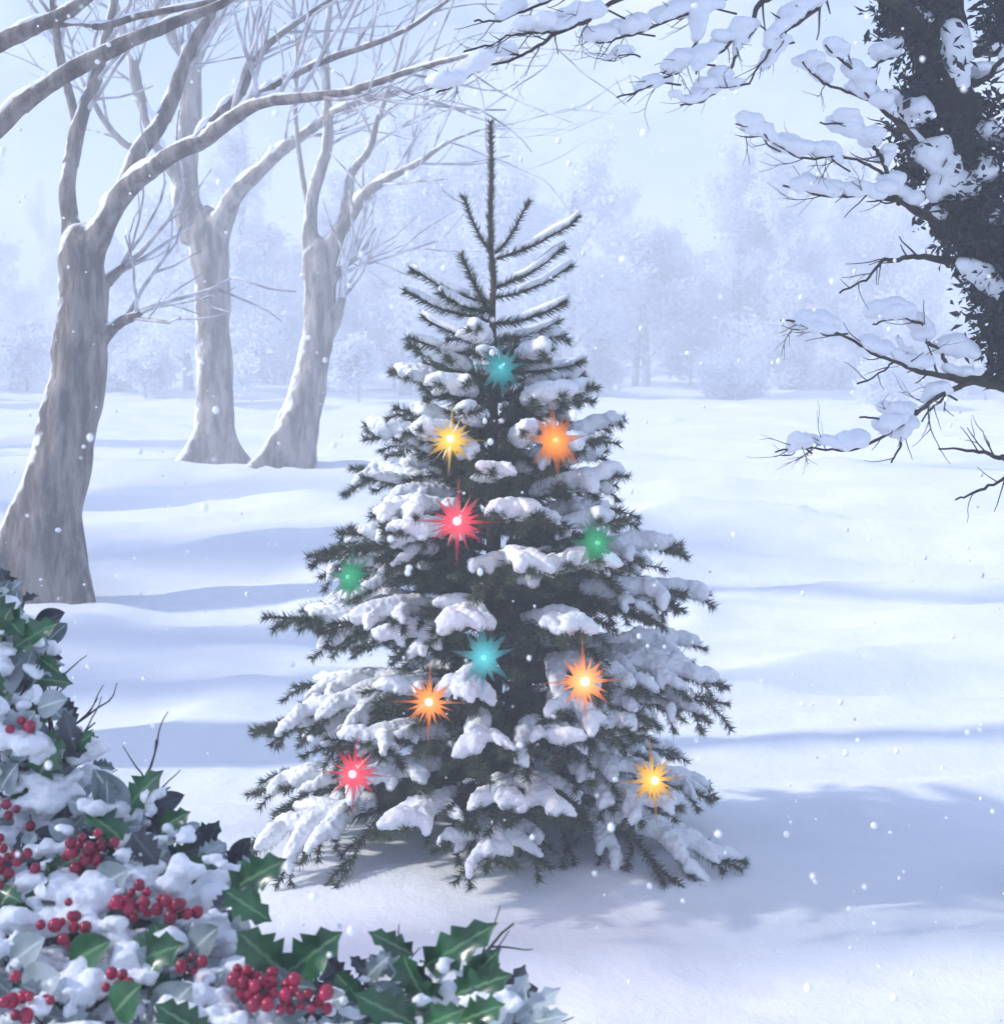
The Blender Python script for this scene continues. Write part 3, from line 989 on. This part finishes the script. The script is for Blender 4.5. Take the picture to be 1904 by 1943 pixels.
rng = random.Random(77)
for si, (cname, (dx, dy), col, label, s, broad, bright) in enumerate(STARS):
    # sits just outside the boughs that carry it
    Yc = FIR[1]
    for _ in range(6):
        p = at(dx, dy, Yc)
        rr = prof(p[2]) * (.93 if cname in ('teal', 'green') else .97)
        xx = p[0] - FIR[0]
        Yc = FIR[1] - math.sqrt(max(rr * rr - xx * xx, .01)) - .02
    p = at(dx, dy, Yc)
    root = thing('star_light', label, 'star light', p, 'star lights on the fir')
    n = norm(np.array([p[0] - FIR[0], p[1] - FIR[1], .15]) * np.array([.5, 1, 1]))
    up = norm(np.array([0, 0, 1.0]) - n * n[2])
    rt_ = np.cross(up, n)
    body = MB()
    L0 = .165 * s * Yc / 5.0
    spec = [(90, 1.3, .045), (-90, 1.2, .045), (0, 1.0, .042), (180, 1.0, .042)]
    if broad:
        spec = [(90, 1.05, .12), (-90, 1.0, .11), (12, .8, .13), (172, .8, .13), (48, .72, .17), (132, .75, .17), (-42, .8, .17), (-135, .78, .17), (-68, .6, .14), (-112, .62, .14), (70, .6, .12), (112, .62, .12)]
    else:
        spec += [(45, .56, .10), (135, .58, .10), (-42, .62, .10), (-138, .62, .10), (22, .5, .05), (-22, .52, .05), (158, .5, .05), (-158, .5, .05), (68, .5, .05), (112, .5, .05), (-68, .55, .05), (-112, .5, .05)]
    for k, (a, l, w) in enumerate(spec):
        a = math.radians(a + rng.uniform(-5, 5) * (k > 3 or broad))
        d = norm(rt_ * math.cos(a) + up * math.sin(a) + n * rng.uniform(-.05, .12))
        sd_ = np.cross(n, d)
        ray(body, d, sd_, n, L0 * l * rng.uniform(.92, 1.08), L0 * w, 0.0)
    for k in range(34):
        a = rng.uniform(0, 6.28)
        d = norm(rt_ * math.cos(a) + up * math.sin(a) + n * rng.uniform(-.25, .3))
        ray(body, d, norm(np.cross(n, d)), n, L0 * rng.uniform(.28, .66), L0 * rng.uniform(.012, .05 if broad else .03))
    body.V = [v + p for v in body.V]
    inner = tuple(min(1, .10 + 1.0 * c) if not broad else min(1, c * 1.25 + .05) for c in col)
    mat = m_glow('star_glint_%d' % si, inner, tuple(c * .75 for c in col), 1.25 * bright ** .7, .28 * bright ** .3, L0)
    obj('glint_spikes', body, mat, root, smooth=False)  # the lamp's glint modelled as glowing spikes
    bb = MB()
    ball(bb, p + n * .016, L0 * (.085 if not broad else .07))
    core, nt, bs = new_mat('bulb_%d' % si)
    cc = tuple((.34 + .66 * c if bright < 1.5 else .6 + .4 * c) if not broad else (.10 + .9 * c) for c in col)
    bs.inputs['Base Color'].default_value = cc + (1,)
    bs.inputs['Emission Color'].default_value = cc + (1,)
    bs.inputs['Emission Strength'].default_value = (1.5 if not broad else .8) * bright
    obj('bulb', bb, core, root)
    ho = MB()
    tube(ho, np.array([p - n * .01, p - n * .03 + up * .01, p - n * .06 + up * .03]), .005, 6)
    obj('socket', ho, M['darktwig'], root)
    ld = bpy.data.lights.new('star_lamp', 'POINT')
    ld.energy = .42 * bright
    ld.color = tuple(min(1, c + .02) for c in col)
    ld.shadow_soft_size = .03
    lo = bpy.data.objects.new('star_lamp', ld)
    C.objects.link(lo)
    lo.parent = root
    lo.location = tuple(n * .07)

# ------------------------------------------------------------------ holly in the foreground
tpl_t = np.array([0, .07, .17, .27, .38, .48, .58, .68, .79, .89, 1.0])
tpl_w = np.array([.015, .10, .30, .19, .37, .22, .34, .19, .25, .09, .003])
tpl_z = np.array([0, 0, .10, 0, -.06, 0, .12, 0, -.03, 0, 0.02])


def leaf_arrays(spiny=True, curl=.18, fold=.22):
    if spiny:
        t, w, z = tpl_t, tpl_w, tpl_z
    else:
        t = np.linspace(0, 1, 9)
        w = .36 * np.sin(np.pi * t ** .85) ** .75 + .004
        z = np.zeros(9)
    k = len(t)
    arch = -curl * (t - .35) ** 2
    mid = np.stack([t, 0 * t, arch], 1)
    L1 = np.stack([t + .03 * w, .55 * w, arch + fold * w * .5], 1)
    L2 = np.stack([t + .05 * w, w, arch + fold * w + z * .8], 1)
    R1 = L1 * np.array([1, -1, 1])
    R2 = L2 * np.array([1, -1, 1])
    V = np.vstack([R2, R1, mid, L1, L2])
    Q = []
    for c in range(4):
        for i in range(k - 1):
            Q.append((c * k + i, c * k + i + 1, (c + 1) * k + i + 1, (c + 1) * k + i))
    return V, np.array(Q)


LEAF = {True: leaf_arrays(True), False: leaf_arrays(False)}


def put_leaf(mb, p, d, n, L, wid=1.0, spiny=True):
    V, Q = LEAF[spiny]
    d = norm(np.asarray(d, float))
    n = norm(n - d * np.dot(n, d))
    s = np.cross(n, d)
    mb.add(p + (V[:, :1] * d + V[:, 1:2] * s * wid + V[:, 2:] * n) * L, Q)
    k = len(V) // 5
    mb.A.append(np.concatenate([np.zeros(2 * k), np.ones(k), np.zeros(2 * k)]))


def in_poly(x, y, poly):
    c = False
    j = len(poly) - 1
    for i in range(len(poly)):
        xi, yi = poly[i]
        xj, yj = poly[j]
        if (yi > y) != (yj > y) and x < (xj - xi) * (y - yi) / (yj - yi) + xi:
            c = not c
        j = i
    return c


def bush(name, label, cat, poly, depth, foot, counts, hero, berries, clumps, seed):
    """depth(dy) gives the bush face's distance; foot = (x, y) of its root on the ground"""
    rng = random.Random(seed)
    root = thing(name, label, cat, (foot[0], foot[1], float(gz(*foot))), 'snowy holly bushes in the foreground')
    xs_ = [p_[0] for p_ in poly]
    ys_ = [p_[1] for p_ in poly]

    def pick():
        while True:
            x, y = rng.uniform(min(xs_), max(xs_)), rng.uniform(min(ys_), max(ys_))
            if in_poly(x, y, poly):
                return x, y

    st, green, grey, deep, sn = MB(), MB(), MB(), MB(), MB()
    f = np.array([foot[0], foot[1], float(gz(*foot)) - .05])
    for i in range(counts['stem']):
        x, y = pick()
        e = at(x, y, depth(y) + rng.uniform(.03, .22))
        m_ = f * .4 + e * .6 + np.array([rng.uniform(-.08, .08), rng.uniform(.0, .15), rng.uniform(-.1, .05)])
        P = spline([f + np.array([rng.uniform(-.06, .06), rng.uniform(-.06, .06), 0]), m_, e], 7)
        tube(st, P, np.linspace(.011, .003, len(P)), 6, .1)
        for q_ in range(4):
            j = rng.randint(len(P) // 2, len(P) - 1)
            twig_tree(st, P[j], norm(np.array([rng.uniform(-1, 1), rng.uniform(-.6, .2), rng.uniform(.1, 1)])), rng.uniform(.06, .13), .0028, 1, rng)
    obj('stem', st, M['stem'], root)

    def rand_leaf(mb, dz0, dz1, L0, L1, spiny, wid):
        x, y = pick()
        p_ = at(x, y, depth(y) + rng.uniform(dz0, dz1))
        d = norm(np.array([rng.uniform(-1, 1), rng.uniform(-.5, .5), rng.uniform(-.5, .9)]))
        n = norm(np.array([rng.uniform(-.7, .7), -rng.uniform(.3, 1), rng.uniform(.1, 1)]))
        put_leaf(mb, p_, d, n, rng.uniform(L0, L1), wid * rng.uniform(.8, 1.2), spiny)

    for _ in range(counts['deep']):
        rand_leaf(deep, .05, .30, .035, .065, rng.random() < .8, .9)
    for _ in range(int(counts['grey'] * 1.7)):
        rand_leaf(grey, -.02, .12, .022, .050, rng.random() < .5, .95)
    for _ in range(int(counts['green'] * 1.6)):
        rand_leaf(green, -.03, .10, .035, .07, True, 1.0)
    for (x0, y0, x1, y1, wid, kind, dz) in hero:
        Y = depth((y0 + y1) / 2) - .04 + dz
        p0, p1 = at(x0, y0, Y + .01), at(x1, y1, Y - .01)
        n = np.array([rng.uniform(-.2, .2), -1.0, .55])
        put_leaf({'g': green, 's': grey, 'd': deep}[kind[0]], p0, p1 - p0, n, np.linalg.norm(p1 - p0), wid, kind[-1] != 'o')
    if not deep.empty():
        obj('inner_foliage', deep, M['deepleaf'], root)
    if not grey.empty():
        obj('frosted_foliage', grey, M['greyleaf'], root)
    if not green.empty():
        obj('foliage', green, M['holly'], root)
    for (x, y, n, spread) in berries:
        bb = MB()
        Y = depth(y) - .05
        c = at(x, y, Y)
        pts = []
        tries = 0
        while len(pts) < n * .75 and tries < 400:
            tries += 1
            q_ = c + np.array([rng.gauss(0, .55), rng.gauss(0, .35), rng.gauss(0, .42)]) * du(spread, Y)
            if len(pts) < n * .75 and all(np.linalg.norm(q_ - p_) > .0125 for p_ in pts):
                pts.append(q_)
                ball(bb, q_, rng.uniform(.0048, .0088), (1, 1, 1.06))
        obj('berry_cluster', bb, M['berry'], root)
    for (x, y, w, h) in clumps:
        Y = depth(y) - .03
        c = at(x, y, Y)
        for _ in range(5):
            ball(sn, c + np.array([rng.uniform(-.45, .45) * du(w, Y), rng.uniform(-.02, .03), rng.uniform(-.25, .25) * du(h, Y)]),
                 du(h, Y) * rng.uniform(.26, .42), (rng.uniform(1, 1.5), 1.1, .8))
    for _ in range(int(counts['snow'] * 1.35)):
        x, y = pick()
        c = at(x, y, depth(y) + rng.uniform(-.04, .08))
        rr = rng.uniform(.004, .012) if rng.random() < .72 else rng.uniform(.014, .026)
        for _ in range(3):
            ball(sn, c + np.array([rng.uniform(-1, 1), rng.uniform(-.6, .6), rng.uniform(-.35, .35)]) * rr, rr * rng.uniform(.6, 1), (1.25, 1.1, .75))
    so = obj('snow_cap', sn, M['snow'], root)
    snow_mods(so, .0042, 1, .013, .014)
    return root


bush('holly_bush', 'tall dark holly at the left edge just below the bare trunk', 'holly bush',
     [(-80, 1120), (40, 1140), (80, 1195), (85, 1270), (40, 1310), (-80, 1340)], lambda y: 2.0, (-.78, 2.25),
     dict(stem=6, deep=70, grey=34, green=14, snow=26),
     [(-20, 1140, 45, 1205, .9, 'g', 0), (22, 1232, 108, 1178, .75, 'g', 0), (72, 1246, 116, 1278, .8, 'g', 0), (-10, 1215, 20, 1150, .9, 'g', 0), (30, 1300, 80, 1250, 1.1, 'so', 0.03), (-10, 1310, 50, 1240, 1.1, 'so', .03)],
     [], [(20, 1330, 90, 40), (70, 1270, 30, 30), (-10, 1235, 40, 30)], 1)
bush('berry_bush', 'twiggy frosted bush with few berries between tall holly and low mound', 'bush',
     [(-80, 1330), (60, 1325), (125, 1345), (165, 1400), (175, 1450), (140, 1560), (-80, 1620)], lambda y: 1.92, (-.74, 2.1),
     dict(stem=12, deep=90, grey=60, green=8, snow=80),
     [(75, 1475, 110, 1385, 1.0, 'g', 0), (70, 1345, 125, 1325, 1.0, 'so', 0), (150, 1440, 120, 1350, .8, 'd', 0), (140, 1420, 175, 1390, .9, 'g', 0), (20, 1440, 60, 1350, 1.1, 'so', 0), (0, 1500, 30, 1450, 1.0, 'so', 0)],
     [(48, 1380, 5, 12), (5, 1535, 5, 15), (25, 1600, 14, 32)], [(70, 1440, 20, 24), (60, 1385, 18, 20), (10, 1340, 60, 50), (60, 1500, 26, 28)], 2)
bush('holly_bush', 'widest snow-covered holly mound with red berries filling the lower left corner', 'holly bush',
     [(-80, 1600), (60, 1600), (160, 1545), (200, 1490), (300, 1530), (350, 1570), (400, 1625), (450, 1640), (470, 1700), (440, 1790), (480, 1850), (600, 1875), (650, 1940), (650, 2050), (-80, 2050)],
     lambda y: 1.86 - (y - 1500) / 500 * .36, (-.55, 1.95),
     dict(stem=16, deep=420, grey=200, green=34, snow=190),
     [(240, 1545, 178, 1462, .8, 'so', 0), (235, 1540, 305, 1462, .75, 'g', 0), (300, 1575, 358, 1540, .8, 'g', .02), (435, 1690, 540, 1630, .8, 'g', 0), (425, 1690, 515, 1748, .8, 'g', 0), (440, 1690, 400, 1740, .8, 'd', 0),
      (545, 1850, 450, 1768, .95, 'g', 0), (540, 1850, 645, 1770, .85, 'g', 0), (225, 1838, 345, 1790, .9, 'g', 0), (130, 1830, 205, 1785, .95, 'go', 0), (215, 1925, 262, 1870, 1.1, 'go', -.02), (0, 1690, 40, 1710, 1, 'g', 0),
      (330, 1830, 290, 1750, .9, 'g', .02), (40, 1890, 110, 1850, 1.2, 'so', 0), (300, 1940, 360, 1870, 1.1, 'so', 0), (180, 1690, 240, 1650, 1.1, 'so', 0), (250, 1580, 300, 1640, 1.1, 'd', 0), (20, 1830, 80, 1780, 1.0, 'so', 0), (360, 1810, 410, 1760, 1, 'so', 0)],
     [(170, 1612, 22, 34), (15, 1640, 18, 36), (262, 1712, 22, 34), (330, 1722, 12, 26), (130, 1755, 16, 40), (478, 1858, 20, 40), (530, 1892, 18, 36), (590, 1890, 10, 26), (215, 1868, 7, 26), (40, 1900, 12, 34), (365, 1830, 5, 16)],
     [(85, 1685, 120, 60), (190, 1535, 90, 40), (240, 1620, 34, 34), (285, 1655, 50, 40), (345, 1660, 50, 60), (50, 1730, 90, 50), (215, 1750, 100, 46), (190, 1850, 130, 50), (105, 1910, 120, 50), (410, 1885, 70, 40), (345, 1905, 50, 70), (270, 1510, 50, 50), (440, 1930, 90, 50), (20, 1770, 60, 40), (310, 1590, 26, 30), (350, 1590, 26, 30), (250, 1690, 60, 30), (300, 1850, 50, 30)], 3)
bush('holly_bush', 'low holly sprigs with long green leaves at the bottom, right of the mound', 'holly bush',
     [(640, 1890), (720, 1850), (790, 1835), (860, 1850), (940, 1870), (980, 1900), (1030, 1950), (1040, 2050), (620, 2050)],
     lambda y: 1.62 - (y - 1850) / 500 * .3, (-.05, 1.75),
     dict(stem=9, deep=110, grey=34, green=8, snow=34),
     [(785, 1812, 700, 1768, .62, 'g', 0), (800, 1838, 940, 1752, .62, 'g', 0), (868, 1885, 948, 1800, .6, 'g', 0), (862, 1888, 968, 1848, .8, 'g', 0), (790, 1945, 672, 1886, .8, 'g', 0), (800, 1950, 878, 1915, .9, 'g', 0), (868, 1940, 955, 1905, .9, 'g', 0), (960, 1920, 1000, 1850, .7, 's', 0), (975, 1940, 1060, 1875, .6, 's', 0), (690, 1860, 735, 1815, .8, 's', .02), (990, 1945, 1075, 1925, .7, 's', 0)],
     [], [(700, 1880, 70, 34), (640, 1900, 60, 40), (850, 1820, 30, 26), (970, 1890, 30, 40), (660, 1935, 60, 30)], 4)

# ------------------------------------------------------------------ falling snow
fl = MB()
rng = random.Random(101)
for i in range(760):
    Y = 1.0 + 7.5 * rng.random() ** 1.5
    x, y = rng.uniform(-60, 1964), rng.uniform(-60, 2000)
    p = at(x, y, Y)
    if p[2] < gz(p[0], p[1]) + .03:
        continue
    if np.hypot(p[0] - FIR[0], p[1] - FIR[1]) < prof(p[2]) * .95 and p[2] < 2.7:
        continue
    r_ = rng.choice((.0009, .0012, .0016, .0022, .0034)) * (.5 + Y * .42)
    ball(fl, p, r_, (rng.uniform(.8, 1.1), 1, rng.uniform(.85, 1.35)))
fo = obj('falling_snow', fl, M['flake'])
fo['kind'] = 'stuff'
fo['label'] = 'white snowflakes drifting down through the whole clearing'
fo['category'] = 'falling snow'

# ------------------------------------------------------------------ haze
hb = MB()
lo_, hi_ = np.array([-152, -28, -1.9]), np.array([152, 152, 17.5])
c8 = np.array([[x, y, z] for z in (0, 1) for y in (0, 1) for x in (0, 1)], float)
hb.add(lo_ + c8 * (hi_ - lo_), [(0, 2, 3, 1), (4, 5, 7, 6), (0, 1, 5, 4), (1, 3, 7, 5), (3, 2, 6, 7), (2, 0, 4, 6)])
hm = bpy.data.materials.new('haze_air')
hm.use_nodes = True
hm.node_tree.nodes.clear()
ho = hm.node_tree.nodes.new('ShaderNodeOutputMaterial')
pv = hm.node_tree.nodes.new('ShaderNodeVolumePrincipled')
pv.inputs['Color'].default_value = (.90, .935, 1, 1)
pv.inputs['Density'].default_value = .0180
hm.node_tree.links.new(pv.outputs['Volume'], ho.inputs['Volume'])
h = obj('haze', hb, hm, smooth=False)
h['kind'] = 'stuff'
